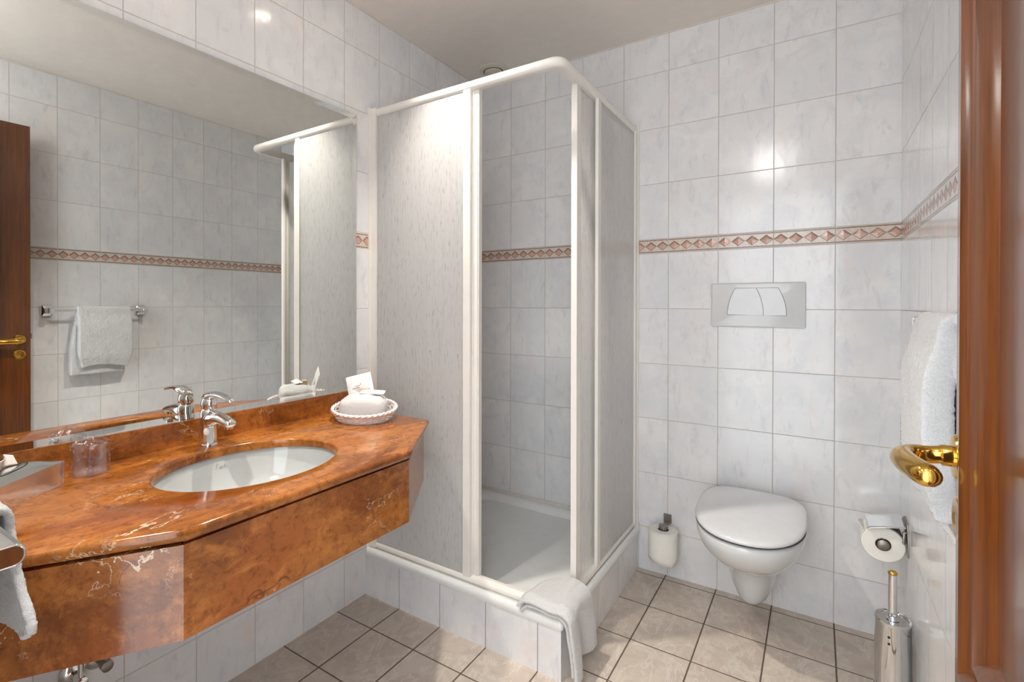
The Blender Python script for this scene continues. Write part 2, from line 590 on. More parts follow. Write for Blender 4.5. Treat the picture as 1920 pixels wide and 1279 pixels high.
# ------------------------------------------------------------------ room shell
W, H, YF, CEIL = 1.79, 2.43, -2.33, 2.43
DX0, DX1, DH = .88, 1.745, 2.10          # doorway


def struct(name, bm, m, label, cat, smooth=False):
    return tag(obj(name, bm, m, None, smooth), label, cat, None, 'structure')


struct('floor', B((-.1, -2.45, -.1), (W + .1, .1, 0)), FLOOR, 'beige marbled floor tiles with dark grout lines', 'floor')
struct('ceiling', B((-.1, -2.45, CEIL), (W + .1, .1, CEIL + .1)), PAINT, 'plain painted ceiling in warm beige grey', 'ceiling')
struct('wall_left', B((-.1, -2.45, 0), (0, .1, CEIL)), T_SIDE, 'tiled wall carrying the large mirror and the vanity', 'wall')
struct('wall_back', B((-.1, 0, 0), (W + .1, .1, CEIL)), T_BACK, 'tiled wall behind the toilet and the shower with a diamond border', 'wall')
struct('wall_right', B((W, -2.45, 0), (W + .1, .1, CEIL)), T_SIDE, 'tiled wall beside the toilet brush, carrying the towel rail', 'wall')
bm = bmesh.new()
box(bm, (0, YF - .12, 0), (DX0, YF, CEIL)); box(bm, (DX1, YF - .12, 0), (W, YF, CEIL)); box(bm, (DX0, YF - .12, DH), (DX1, YF, CEIL))
struct('wall_front', bm, T_BACK, 'tiled wall with the doorway, at the near end of the vanity', 'wall')
bm = bmesh.new()
for x0, x1 in ((DX0, DX0 + .018), (DX1 - .014, DX1)): box(bm, (x0, YF - .13, 0), (x1, YF + .004, DH))
box(bm, (DX0, YF - .13, DH - .018), (DX1, YF + .004, DH))
struct('trim_1', bm, WOOD, 'brown wooden lining of the doorway', 'door frame')
bm = bmesh.new()
s = .005
box(bm, (0, -s, CEIL - s), (W, 0, CEIL)); box(bm, (0, YF, CEIL - s), (s, -s, CEIL)); box(bm, (W - s, YF, CEIL - s), (W, -s, CEIL))
struct('trim_2', bm, GROUT, 'thin pale sealant line where tiles meet the ceiling', 'trim')

# tiled upstand carrying the shower tray
PX, PY = .875, -.885
bm = B((.001, PY, 0), (PX, PY + .02, .168))
me_front = bm
box(bm, (PX - .02, PY + .02, 0), (PX, -.001, .168))
bm.faces.ensure_lookup_table()
for f in bm.faces:
    if abs(f.normal.x) > .9 or f.calc_center_median().y > PY + .021: f.material_index = 1
bm.normal_update()
for f in bm.faces: f.material_index = 1 if abs(f.normal.x) > .9 else 0
struct('trim_3', bm, [T_PLF, T_PLS], 'low tiled upstand under the shower tray', 'plinth')

# ------------------------------------------------------------------ door
DXF, DYE, DYH = 1.686, -1.548, -2.325    # face towards the room, free edge, hinge edge
door = thing('door_1', 'open brown wooden door with brass lever handle', 'door', (DXF, DYH, 0), None, 'structure')
obj('leaf', B((DXF, DYH, .008), (DXF + .04, DYE, 2.095)), WOOD, door, True, 35, .002, 2)


def moulding(y0, y1, z0, z1):
    """raised frame round a door panel, facing -x"""
    prof = [(0, .0), (.004, .012), (.012, .020), (.021, .021), (.027, .016), (.030, .011), (.0305, .003), (.0335, .003), (.034, .012), (.042, .014), (.050, .011), (.058, .004), (.062, 0)]
    bm = bmesh.new()
    R = []
    for o, h in prof:
        R.append([(DXF - h, y0 + o, z0 + o), (DXF - h, y1 - o, z0 + o), (DXF - h, y1 - o, z1 - o), (DXF - h, y0 + o, z1 - o)])
    rings(bm, R, True, False, False)
    return bm


lab(obj('panel_moulding', moulding(DYH + .12, -1.668, .808, 1.98), WOOD, door, True, 25), 'raised moulding round the upper door panel')
lab(obj('panel_moulding', moulding(DYH + .12, -1.668, .14, .70), WOOD, door, True, 25), 'raised moulding round the lower door panel')
hz, hy = 1.035, -1.592
bm = bmesh.new()
lathe(bm, (DXF, hy, hz), [(.027, 0), (.027, -.006), (.024, -.010), (.015, -.011)], 32, 'x')
lab(obj('handle_rosette', bm, BRASS, door), 'round brass plate behind the lever')
bm = bmesh.new()
pts = [(DXF - .008, hy, hz), (DXF - .020, hy, hz), (DXF - .022, hy, hz), (DXF - .028, hy, hz - .001), (DXF - .034, hy, hz - .002)]
rr = [.0125, .0125, .0105, .0105, .011]
for i in range(1, 8):
    a = pi / 2 * i / 7
    pts.append((DXF - .034 - .023 * sin(a), hy - .024 * (1 - cos(a)), hz - .002 - .002 * i / 7)); rr.append(.0115 + .0015 * i / 7)
for y, dx in ((-.04, .001), (-.055, .003), (-.070, .006), (-.085, .010), (-.093, .0125), (-.099, .0145), (-.1025, .0155), (-.104, .016)):
    pts.append((DXF - .057 + dx, hy + y, hz - .004)); rr.append({-.093: .0124, -.099: .0105, -.1025: .007, -.104: .002}.get(y, .0130))
tube(bm, pts, rr, 20)
lab(obj('lever', bm, BRASS, door), 'polished brass lever curving back towards the hinges')
bm = bmesh.new()
lathe(bm, (DXF, hy, .962), [(.026, 0), (.026, -.004), (.023, -.0075), (.012, -.0085), (.009, -.007), (.003, -.007)], 32, 'x')
lab(obj('key_escutcheon', bm, BRASS, door), 'round brass keyhole plate below the lever')
bm = B((DXF + .014, DYE, hz + .004), (DXF + .026, DYE + .009, hz + .030))
obj('latch_bolt', bm, DARKSTEEL, door, True, 35, .002)

# ------------------------------------------------------------------ mirror
MY0, MY1, MZ0, MZ1 = -2.315, -.949, .868, 1.981
bm = bmesh.new()
bv, bx0, bx1 = .018, .0100, .0114
o4 = [(bx1, MY0, MZ0), (bx1, MY1, MZ0), (bx1, MY1, MZ1), (bx1, MY0, MZ1)]
i4 = [(bx0, MY0 + bv, MZ0 + bv), (bx0, MY1 - bv, MZ0 + bv), (bx0, MY1 - bv, MZ1 - bv), (bx0, MY0 + bv, MZ1 - bv)]
b4 = [(.0015, p[1], p[2]) for p in o4]
V = rings(bm, [b4, o4, i4], True, True, False)
for f in bm.faces: f.material_index = 1
f = bm.faces.new(V[-1]); f.material_index = 0
bm.normal_update()
me = None
mir = obj('wall_mirror', bm, [MIRROR, MIRROR], None, False)
tag(mir, 'large frameless mirror above the marble vanity', 'mirror')

# ------------------------------------------------------------------ vanity
ZT, TH = .797, .024
OUT = [(.002, -.962), (.397, -.962), (.597, -1.300), (.592, -1.935), (.395, -2.270), (.002, -2.270)]
BC, BA, BB = Vector((.315, -1.62)), .182, .243      # basin hole: x and y half axes


def offset_poly(P, d):
    n = len(P); res = []
    for i in range(n):
        a, b, c = Vector(P[i - 1]), Vector(P[i]), Vector(P[(i + 1) % n])
        e0, e1 = (b - a).normalized(), (c - b).normalized()
        n0, n1 = Vector((-e0.y, e0.x)), Vector((-e1.y, e1.x))
        k = (n0 + n1) / (1 + n0.dot(n1))
        res.append(b + k * d)
    return res


def cast(P, ang):
    d = Vector((cos(ang), sin(ang)))
    best = 9
    for i in range(len(P)):
        a, b = Vector(P[i]) - BC, Vector(P[(i + 1) % len(P)]) - BC
        e = b - a
        den = d.x * e.y - d.y * e.x
        if abs(den) < 1e-9: continue
        t = (a.x * e.y - a.y * e.x) / den
        s2 = (a.x * d.y - a.y * d.x) / den
        if t > 0 and -1e-6 <= s2 <= 1 + 1e-6: best = min(best, t)
    return BC + d * best


area = sum(OUT[i - 1][0] * OUT[i][1] - OUT[i][0] * OUT[i - 1][1] for i in range(len(OUT)))
SGN = 1 if area > 0 else -1
_ca = [math.atan2(p[1] - BC.y, p[0] - BC.x) % (2 * pi) for p in OUT]
angs = sorted([a for a in (2 * pi * i / 96 for i in range(96)) if all(abs(a - c) > .035 for c in _ca)] + _ca)
van = thing('vanity_counter', 'orange-red marble vanity counter with splayed ends, hung under the mirror', 'vanity', (.3, -1.62, .58))
bm = bmesh.new()
R = []
corner = [math.atan2(p[1] - BC.y, p[0] - BC.x) % (2 * pi) for p in OUT]


def outer_ring(d, z):
    P = offset_poly(OUT, d * SGN)
    cm = {corner[i]: P[i] for i in range(len(P))}
    return [(*(cm[a] if a in cm else cast(P, a)), z) for a in angs]


def ell_ring(k, z): return [(BC.x + (BA + k) * cos(a), BC.y + (BB + k) * sin(a), z) for a in [math.atan2(BA * sin(t) , BB * cos(t)) if False else t for t in angs]]


R += [ell_ring(0, ZT - TH), ell_ring(0, ZT - .006), ell_ring(.0015, ZT - .002), ell_ring(.005, ZT)]
R += [outer_ring(.009, ZT), outer_ring(.004, ZT - .0015), outer_ring(.001, ZT - .005), outer_ring(0, ZT - .010), outer_ring(.002, ZT - .018), outer_ring(.007, ZT - TH)]
V = rings(bm, R, True, False, False)
a, b = V[-1], V[0]
for i in range(len(a)): bm.faces.new((a[i], a[(i + 1) % len(a)], b[(i + 1) % len(a)], b[i]))
lab(obj('slab', bm, MARBLE, van, True, 40), 'polished marble slab with an oval cut-out')
lab(obj('backsplash', B((.002, -2.27, ZT), (.020, -.962, .868)), MARBLE, van, True, 35, .0015), 'marble upstand along the mirror')
AZ0, AZ1 = .583, .7625
AP = [(.385, -.978), (.578, -1.288), (.574, -1.935), (.382, -2.258)]
def panel(p, q, t=.02):
    p, q = Vector(p), Vector(q)
    d = (q - p).normalized(); n = Vector((-d.y, d.x))
    if n.x > 0: n = -n
    bm = bmesh.new()
    prism(bm, [p, q, q + n * t - d * .008, p + n * t + d * .008], AZ0, AZ1)
    return bm
for nm, i in (('corner_panel', 0), ('front_panel', 1), ('corner_panel', 2)):
    o = obj(nm, panel(AP[i], AP[i + 1]), MARBLE, van, False)
    lab(o, ('splayed marble panel at the shower end', 'long marble apron panel', 'splayed marble panel at the doorway end')[i])
obj('end_panel', B((.001, -.998, AZ0), (.383, -.978, AZ1)), MARBLE, van, False)
obj('end_panel', B((.001, -2.258, AZ0), (.380, -2.238, AZ1)), MARBLE, van, False)
bm = bmesh.new()
prism(bm, [(.03, -1.0), (.365, -1.0), (.552, -1.30), (.548, -1.925), (.365, -2.235), (.03, -2.235)], AZ1 - .010, ZT - TH)
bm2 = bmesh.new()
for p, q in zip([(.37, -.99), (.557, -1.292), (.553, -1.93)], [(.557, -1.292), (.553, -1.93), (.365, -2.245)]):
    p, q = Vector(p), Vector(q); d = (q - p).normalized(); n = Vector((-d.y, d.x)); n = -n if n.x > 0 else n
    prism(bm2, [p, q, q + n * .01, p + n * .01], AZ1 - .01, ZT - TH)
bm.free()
lab(obj('gap_shade', bm2, DARK, van, False), 'dark strip painted as the shade between slab and apron')  # near-black strip stands in for the shade in the joint

basin = thing('washbasin', 'white oval undermount washbasin set in the marble counter', 'basin', (BC.x, BC.y, .62))
bm = bmesh.new()
R = []
for k, z in ((.012, .7715), (.006, .7715), (.004, .765), (-.004, .735), (-.016, .70), (-.036, .67), (-.070, .648), (-.110, .637), (-.150, .633)):
    R.append([(BC.x + max(.022, BA + k) * cos(t), BC.y + max(.022, BB + k * 1.2) * sin(t), z) for t in [2 * pi * i / 72 for i in range(72)]])
R2 = [[(x + (x - BC.x) * .04, y + (y - BC.y) * .04, z - .012) for x, y, z in r] for r in R[1:]][::-1]
V = rings(bm, R2 + R, True, True, True)
obj('bowl', bm, BASINC, basin, True, 60)
bm = bmesh.new()
lathe(bm, (BC.x, BC.y, .633), [(.024, 0), (.024, .003), (.018, .005), (.002, .004)], 24)
lab(obj('drain', bm, CHROME, basin), 'chrome waste in the bowl')
# maker's script on the back of the bowl, small and grey
LM = bmesh.new()
def bowl_pt(t, k):
    zs = ((.004, .765), (-.004, .735), (-.016, .70))
    for (k0, z0), (k1, z1) in zip(zs, zs[1:]):
        if k1 <= k <= k0:
            z = lerp(z0, z1, (k0 - k) / (k0 - k1)); break
    return Vector((BC.x + (BA + k - .0012) * cos(t), BC.y + (BB + k * 1.2 - .0012) * sin(t), z))
strokes = [[(0, 0), (.3, .7), (.55, 1.9), (.9, 2.0), (1.3, 1.6), (.9, 1.1), (.4, 1.0)],
           [(1.7, 0.5), (1.8, .1), (2.2, .1), (2.4, .6), (2.1, .9), (1.8, .6), (2.2, .1), (2.7, .4), (3.0, .9), (3.1, .2), (3.5, .3), (3.9, 1.6), (3.8, .3), (4.2, .2), (4.5, .8), (4.7, .2), (5.2, .5)]]
for st in strokes:
    tube(LM, [bowl_pt(pi - q[0] * .030, -.003 + q[1] * .0022) for q in st], .00045, 5)
lab(obj('maker_script', LM, GREYLOGO, basin), 'small grey script mark inside the bowl')

# faucet
FX, FY = .072, -1.606
fau = thing('basin_faucet', 'chrome single-lever mixer tap behind the washbasin', 'faucet', (FX, FY, ZT))
bm = bmesh.new(); lathe(bm, (FX, FY, ZT), [(.028, 0), (.0285, .003), (.027, .007), (.023, .009)], 36)
obj('base_ring', bm, CHROME, fau)
bm = bmesh.new()
tube(bm, [(FX, FY, ZT + .006), (FX + .001, FY, ZT + .03), (FX + .002, FY, ZT + .06), (FX + .003, FY, ZT + .085), (FX + .003, FY, ZT + .098), (FX + .002, FY, ZT + .106), (FX + .002, FY, ZT + .110)],
     [.0245, .0238, .0232, .0235, .0235, .0215, .016], 32, up=(1, 0, 0))
SP = [(FX - .004, FY, ZT + .074), (FX + .012, FY, ZT + .078), (FX + .03, FY, ZT + .083), (FX + .05, FY, ZT + .0865), (FX + .072, FY, ZT + .0865), (FX + .095, FY, ZT + .083), (FX + .112, FY, ZT + .079), (FX + .121, FY, ZT + .077), (FX + .1245, FY, ZT + .0755)]
tube(bm, SP, [.018, .0225, .0225, .0215, .0205, .0195, .0185, .016, .008], 28, [.022, .0275, .0230, .0180, .0145, .0125, .0115, .0095, .005])
obj('body', bm, CHROME, fau, True, 60)
bm = bmesh.new(); lathe(bm, (FX + .109, FY, ZT + .074), [(.0115, 0), (.0115, -.011), (.009, -.012)], 24)
obj('aerator', bm, CHROME, fau)
bm = bmesh.new()
lathe(bm, (FX + .004, FY, ZT + .109), [(.0150, -.002), (.0200, .001), (.0218, .005), (.0218, .018), (.0195, .028), (.012, .035), (.003, .038)], 32, sx=1.12)
LV = [(FX - .014, FY, ZT + .132), (FX + .006, FY, ZT + .146), (FX + .03, FY, ZT + .1525), (FX + .055, FY, ZT + .154), (FX + .08, FY, ZT + .152), (FX + .105, FY, ZT + .147), (FX + .120, FY, ZT + .143), (FX + .127, FY, ZT + .141)]
tube(bm, LV, [.013, .0215, .0215, .0175, .0150, .0142, .012, .006], 24, [.012, .0125, .0095, .0070, .0055, .0046, .0038, .002])
obj('lever', bm, CHROME, fau, True, 60)
bm = bmesh.new()
lathe(bm, (0, 0, 0), [(.0105, 0), (.0105, .0015), (.008, .003)], 24, sx=.8, sy=1.15)
bd = Vector((.77, -.63, 0)).normalized()
Mr = Matrix((Vector((0, 0, 1)).cross(bd), Vector((0, 0, 1)), bd)).transposed().to_4x4()
Mr.translation = Vector((FX, FY, ZT + .045)) + bd * .0222
bm.transform(Mr)
lab(obj('care_sticker', bm, SACHET, fau), 'oval white sticker on the tap body')

# two chrome wall valves below the counter
for i, (y, z, lb) in enumerate(((-1.924, .278, 'chrome wall valve under the vanity, the one nearer the doorway'), (-1.868, .288, 'chrome wall valve under the vanity, the one nearer the shower'))):
    t = thing('angle_valve', lb, 'valve', (0, y, z), 'chrome valves under the vanity')
    bm = bmesh.new(); lathe(bm, (0, y, z), [(.029, .001), (.030, .004), (.024, .010), (.012, .014)], 32, 'x'); obj('wall_flange', bm, CHROME, t)
    bm = bmesh.new(); lathe(bm, (0, y, z), [(.010, .012), (.010, .045), (.014, .047), (.014, .066), (.009, .068)], 20, 'x')
    tube(bm, [(.056, y, z), (.056, y, z + .05), (.060, y, z + .16), (.07, y + .02, z + .30)], [.007, .006, .005, .005], 12)
    obj('valve_body', bm, CHROME if i == 0 else DARKSTEEL, t)

# ------------------------------------------------------------------ things on the counter
E1, E2 = Vector((.818, .575, 0)), Vector((-.575, .818, 0))    # along and away from the viewer's side of the basket
KC = Vector((.197, -1.088, ZT))
bas = thing('wicker_basket', 'small round white wicker basket of toiletries on the counter', 'basket', KC)


def kpt(r, ang, h):
    """a point of the basket wall: h 0..1 from base to rim, the rim dips towards the room"""
    d = E1 * cos(ang) + E2 * sin(ang)
    top = .040 + .010 * sin(ang)
    return KC + d * r + Vector((0, 0, .004 + (top - .004) * h))


bm = bmesh.new()
NU = 26
for row in range(6):
    h = .08 + row * .155
    r0 = .097 + .016 * h
    n = NU * 5
    tube(bm, [kpt(r0 + .0032 * cos(2 * pi * NU / 2 * i / n + pi * row), 2 * pi * i / n, h) for i in range(n)], .0023, 6, closed=True)
obj('woven_wall', bm, WICKER, bas, True, 60)
bm = bmesh.new()
for i in range(NU): tube(bm, [kpt(.0965, 2 * pi * (i + .5) / NU, 0), kpt(.105, 2 * pi * (i + .5) / NU, .5), kpt(.113, 2 * pi * (i + .5) / NU, 1)], .0022, 6)
obj('uprights', bm, WICKER, bas, True, 60)
bm = bmesh.new()
for ph in (0, pi):
    n = 120
    tube(bm, [kpt(.1145 + .0032 * cos(18 * 2 * pi * i / n + ph), 2 * pi * i / n, 1.02 + .09 * sin(18 * 2 * pi * i / n + ph)) for i in range(n)], .0042, 7, closed=True)
obj('braided_rim', bm, WICKER, bas, True, 60)
bm = bmesh.new(); lathe(bm, KC, [(.098, .0005), (.098, .004), (.002, .004)], 40); obj('base', bm, WICKER, bas)

def kworld(a, b, h): return KC + E1 * a + E2 * b + Vector((0, 0, h))


def puff(u, v):
    """a folded face cloth: rounded bun"""
    th, ph = u * 2 * pi, (v - .5) * pi
    e = .55
    c = lambda x: math.copysign(abs(cos(x)) ** e, cos(x))
    s_ = lambda x: math.copysign(abs(sin(x)) ** e, sin(x))
    p = kworld(.084 * c(th) * abs(cos(ph)) ** .6, -.010 + .066 * s_(th) * abs(cos(ph)) ** .6, .046 + .040 * s_(ph))
    p.z += .006 * cos((p - KC).dot(E1) * 22) + .004 * mnoise.noise(p * 40)
    return p


o = obj('face_cloth', grid(puff, 56, 24), TOWEL, None, True, 180)
bmw = bmesh.new(); bmw.from_mesh(o.data); bmesh.ops.remove_doubles(bmw, verts=bmw.verts, dist=.0004); bmesh.ops.recalc_face_normals(bmw, faces=bmw.faces); bmw.to_mesh(o.data); bmw.free()
o.data.materials[0] = CLOTHM
cloth(o, 0, .003, 0, 1)
tag(o, 'folded white face cloth lying in the wicker basket', 'towel')

def sachet(c, ax, ay, w, h, t=.004, n=14):
    c, ax, ay = Vector(c), Vector(ax).normalized(), Vector(ay).normalized()
    nz = ax.cross(ay)
    bm = bmesh.new()
    for sgn in (1, -1):
        V = [[None] * (n + 1) for _ in range(n + 1)]
        for i in range(n + 1):
            for j in range(n + 1):
                u, v = i / n - .5, j / n - .5
                bul = (max(0, 1 - (2 * abs(u)) ** 4) * max(0, 1 - (2 * abs(v)) ** 4)) ** .7
                p = c + ax * (u * w) + ay * (v * h) + nz * (sgn * (t * bul + .0003) + .0025 * mnoise.noise(Vector((u * 3 + 5, v * 3, c.x * 9))))
                V[i][j] = bm.verts.new(p)
        for i in range(n):
            for j in range(n): bm.faces.new((V[i][j], V[i + 1][j], V[i + 1][j + 1], V[i][j + 1]))
    bmesh.ops.remove_doubles(bm, verts=bm.verts, dist=.0007)
    return bm, (c, ax, ay, nz)


tl = radians(14)
ax = E1 * cos(tl) + Vector((0, 0, sin(tl)))
ay = (Vector((0, 0, 1)) * cos(tl) - E1 * sin(tl) + E2 * .28).normalized()
sc = kworld(-.026, .064, .100)
bm, (c, ax, ay, nz) = sachet(sc, ax, ay, .097, .105)
sx = thing('paper_sachet', 'square white paper sachet standing upright in the basket', 'sachet', sc)
obj('pouch', bm, SACHET, sx, True, 60)
if nz.dot(Vector((1.54, -2.43, 1.2)) - sc) < 0: nz = -nz
bm = bmesh.new()
def dash(u0, u1, v, hgt):
    q = [c + ax * u + ay * w + nz * .0052 for u, w in ((u0, v), (u1, v), (u1, v + hgt), (u0, v + hgt))]
    q2 = [p + nz * .0006 for p in q]
    rings(bm, [q, q2])
u = -.018
for wv in (.006, .004, .007, .003): dash(u, u + wv * .7, .010, .0022); u += wv
for wv in (.004, .003, .004, .004, .003, .004, .003): dash(u - .030, u - .030 + wv * .7, .001, .0045); u += wv + .0004
dash(.002, .006, .0135, .003); dash(-.018, .004, -.006, .0012); dash(-.012, .012, -.010, .0010)
lab(obj('printing', bm, INK, sx, False), 'faint grey print on the sachet')

bm, _ = sachet(kworld(.030, -.006, .0975), E1 * .97 + E2 * -.16, (E2 * .95 + E1 * .16 + Vector((0, 0, .22))), .092, .030, .006)
tag(obj('soap_packet', bm, SACHET, None, True, 60), 'long flat white packet lying on the folded face cloth', 'packet')
bm = bmesh.new()
q = [kworld(a, b, h) for a, b, h in ((-.022, .016, .0905), (.012, .013, .0905), (.013, .031, .0905), (-.021, .034, .0905))]
rings(bm, [q, [p + Vector((0, 0, .017)) for p in q]])
tag(obj('soap_bar', bm, CREAM, None, True, 35, .003), 'small cream wrapped soap behind the flat packet', 'soap')

# tumbler in a clear bag
CC = Vector((.082, -1.912, ZT))
cup = thing('bagged_tumbler', 'clear tumbler sealed in crinkled plastic film on the counter', 'tumbler', CC)
bm = bmesh.new()
lathe(bm, CC, [(.0345, .0005), (.0350, .004), (.0325, .072), (.0315, .072), (.0335, .006), (.002, .006)], 36)
obj('glass', bm, GLASS, cup, True, 50)
def wrapf(u, v):
    a = u * 2 * pi
    d = Vector((cos(a), sin(a), 0))
    side = abs(d.dot(E1))
    if v < .72:
        h = v / .72 * .076; r = .0385 + .0015 * sin(a * 9 + v * 11) + .003 * (1 - v)
    else:
        t = (v - .72) / .28
        h = .076 + t * .018 - .020 * t * max(0, side - .5) * 2
        r = lerp(.0385, .0015, t) + .026 * side ** 3 * t
        d = (E1 * d.dot(E1) * (1 + .9 * t * side) + E2 * d.dot(E2) * (1 - .8 * t)) if t > 0 else d
        if t > 0: d = d.normalized() if d.length > 0 else d
        r = lerp(.0385, .048 * side ** 2 + .001, sstep(0, 1, t))
    p = CC + d * r + Vector((0, 0, .0008 + h))
    n_ = mnoise.noise_vector(p * 70) * .0028
    if v < .03: n_.z = 0
    return p + n_
o = obj('film_bag', grid(wrapf, 72, 30), WRAP, cup, False)
bm = bmesh.new()
vd = Vector((.94, -.34, 0)).normalized(); sd_ = Vector((.34, .94, 0))
prism_pts = []
for h in range(9):
    prism_pts.append(CC + vd * (.0405 + .001 * sin(h * 2)) + Vector((0, 0, .004 + h * .0092)) + sd_ * (.002 * sin(h)))
tube(bm, prism_pts, [.006] * 9, 8, [.0008] * 9, up=vd)
lab(obj('seam', bm, film_material('wrap_seam', (.9, .88, .92), .2, .5, .003), cup, True, 60), 'vertical welded seam of the film bag')

# chrome tissue box
TC = Vector((.117, -1.976, ZT)); TL, TS = Vector((.598, -.801, 0)), Vector((-.801, -.598, 0))
tb = thing('tissue_box', 'chrome tissue box at the doorway end of the counter', 'tissue box', TC)
bm = bmesh.new()
LT, ST, HT = .245, .098, .053
def tp(a, b, h): return TC + TL * a + TS * b + Vector((0, 0, h))
NS = 12
R = []
for i in range(NS + 1):
    b = ST * i / NS
    R.append(b)
bmv0 = [[bm.verts.new(tp(a, b, HT + .014 * (1 - ((b - ST / 2) / (ST / 2)) ** 2) * (1 - ((a - LT / 2) / (LT / 2)) ** 4))) for b in R] for a in [LT * k / 16 for k in range(17)]]
for i in range(16):
    for j in range(NS): bm.faces.new((bmv0[i][j], bmv0[i + 1][j], bmv0[i + 1][j + 1], bmv0[i][j + 1]))
low = {}
def lowv(a, b):
    k = (round(a, 5), round(b, 5))
    if k not in low: low[k] = bm.verts.new(tp(a, b, .0005))
    return low[k]
edge = [(i, 0) for i in range(17)] + [(16, j) for j in range(1, NS + 1)] + [(i, NS) for i in range(15, -1, -1)] + [(0, j) for j in range(NS - 1, 0, -1)]
lw = [lowv(LT * i / 16, R[j]) for i, j in edge]
tv = [bmv0[i][j] for i, j in edge]
n = len(edge)
for i in range(n): bm.faces.new((lw[i], lw[(i + 1) % n], tv[(i + 1) % n], tv[i]))
bm.faces.new(lw)
obj('case', bm, CHROME, tb, True, 30)
def top_h(a, b): return HT + .014 * (1 - ((b - ST / 2) / (ST / 2)) ** 2) * (1 - ((a - LT / 2) / (LT / 2)) ** 4)
bm = bmesh.new()
oval = [(LT / 2 + .075 * cos(2 * pi * i / 32), ST / 2 + .024 * sin(2 * pi * i / 32)) for i in range(32)]
rings(bm, [[tp(a, b, top_h(a, b) - .002) for a, b in oval], [tp(a, b, top_h(a, b) + .0006) for a, b in oval]])
lab(obj('slot', bm, DARK, tb, False), 'dark oval dispensing slot')
def tissue(u, v):
    a = LT / 2 - .052 + .104 * u
    return tp(a, ST / 2 + .010 * sin(u * 7) + .012 * v * sin(u * 9 + 1), top_h(a, ST / 2) + .0008 + v * (.020 + .008 * sin(u * 5)))
o = obj('paper_tissue', grid(tissue, 24, 8), PAPER, None, True, 180)
s = o.modifiers.new('thickness', 'SOLIDIFY'); s.thickness = .001
tag(o, 'white tissue pulled out of the chrome tissue box', 'tissue')

# ------------------------------------------------------------------ towel bar by the doorway, with hand towel
BY, BZ = -2.244, .905
tbar = thing('towel_bar', 'flat oval chrome towel bar on the doorway wall', 'towel bar', (.55, YF, BZ))
bm = bmesh.new()
R = []
for x, d in ((.28, .002), (.282, 0), (.7365, 0), (.739, .0008), (.740, .0022), (.7385, .0030)):
    R.append([(x, y, z) for y, z in rrect(BY - .031 + d, BY + .031 - d, BZ - .0145 + d, BZ + .0145 - d, .0135 - d, 8)])
rings(bm, R)
obj('bar', bm, CHROME, tbar, True, 40)
for x in (.32, .60): obj('bracket', B((x - .012, YF + .001, BZ - .012), (x + .012, BY - .026, BZ + .010)), CHROME, tbar, True, 35, .003)


def hand(u, v):
    """u along the bar towards its free end, v from the doorway side over the bar and down the other side"""
    x = .30 + u * .33
    if v < .3:
        t = v / .3
        y, z = BY - .042, lerp(.80, BZ + .012, t)
    elif v < .45:
        t = (v - .3) / .15
        y, z = BY - .042 * math.copysign(abs(cos(pi * t)) ** .6, cos(pi * t)), BZ + .012 + .014 * sin(pi * t) ** .6
    else:
        t = (v - .45) / .55
        y = BY + .042 + .004 * sstep(0, .8, t) + .006 * sin(u * 9) * t
        z = lerp(BZ + .012, lerp(.815, .742, sstep(.35, .75, u)), t)
        e = sstep(.55, 1, u)
        x += e * (.016 * sstep(0, .35, t) + .052 * sstep(.3, .86, t) - .03 * sstep(.86, 1, t))
        z += e * .016 * sstep(.5, 1, t)
    return Vector((x, y, z))


o = cloth(obj('hand_towel', grid(hand, 44, 60), TOWEL, None, True, 180), .012, .005, .004, 1)
tag(o, 'white hand towel draped over the flat bar by the doorway', 'towel')

# ------------------------------------------------------------------ shower
tray = thing('shower_tray', 'white square shower tray on the tiled upstand', 'shower tray', (.44, -.44, .16))
bm = bmesh.new()
R = []
def trr(x1, y0, ins, r, z): return [(x, y, z) for x, y in rrect(.002 + ins, x1, y0, -.002 - ins, r, 10)]
for d, ins, r, z in ((-.004, 0, .004, .164), (.004, 0, .010, .164), (.008, 0, .012, .170), (.009, 0, .014, .184), (.006, 0, .014, .195), (-.002, 0, .012, .200), (-.010, 0, .012, .198), (-.014, 0, .012, .193), (-.020, 0, .012, .192), (-.026, 0, .012, .194),
                     (-.055, .030, .02, .196), (-.070, .045, .05, .193), (-.082, .056, .07, .180), (-.098, .072, .09, .120), (-.112, .086, .10, .080), (-.135, .11, .11, .066), (-.20, .18, .12, .062), (-.33, .30, .06, .058)):
    R.append(trr(PX + d, PY - d, ins, r, z))
rings(bm, R, True, True, True)
obj('basin', bm, ACRYLIC, tray, True, 50)
bm = B((.0008, -.009, .188), (PX, -.0008, .2065)); box(bm, (.0008, PY, .188), (.009, -.009, .2065))
lab(obj('wall_sealant', bm, GROUT, tray, True, 35, .002), 'pale sealant line along the two walls')

enc = thing('shower_enclosure', 'white framed corner shower enclosure with sliding rain-pattern panels', 'shower', (.43, -.43, .2))
RX, RY = .852, -.852


def railpath(e, r=.030):
    return [(.001, RY - e)] + [(p[0], p[1]) for p in arc((RX + e - r, RY - e + r), r, -pi / 2, 0, 10)] + [(RX + e, -.001)]


def sub(prof, mirror=False): return prof


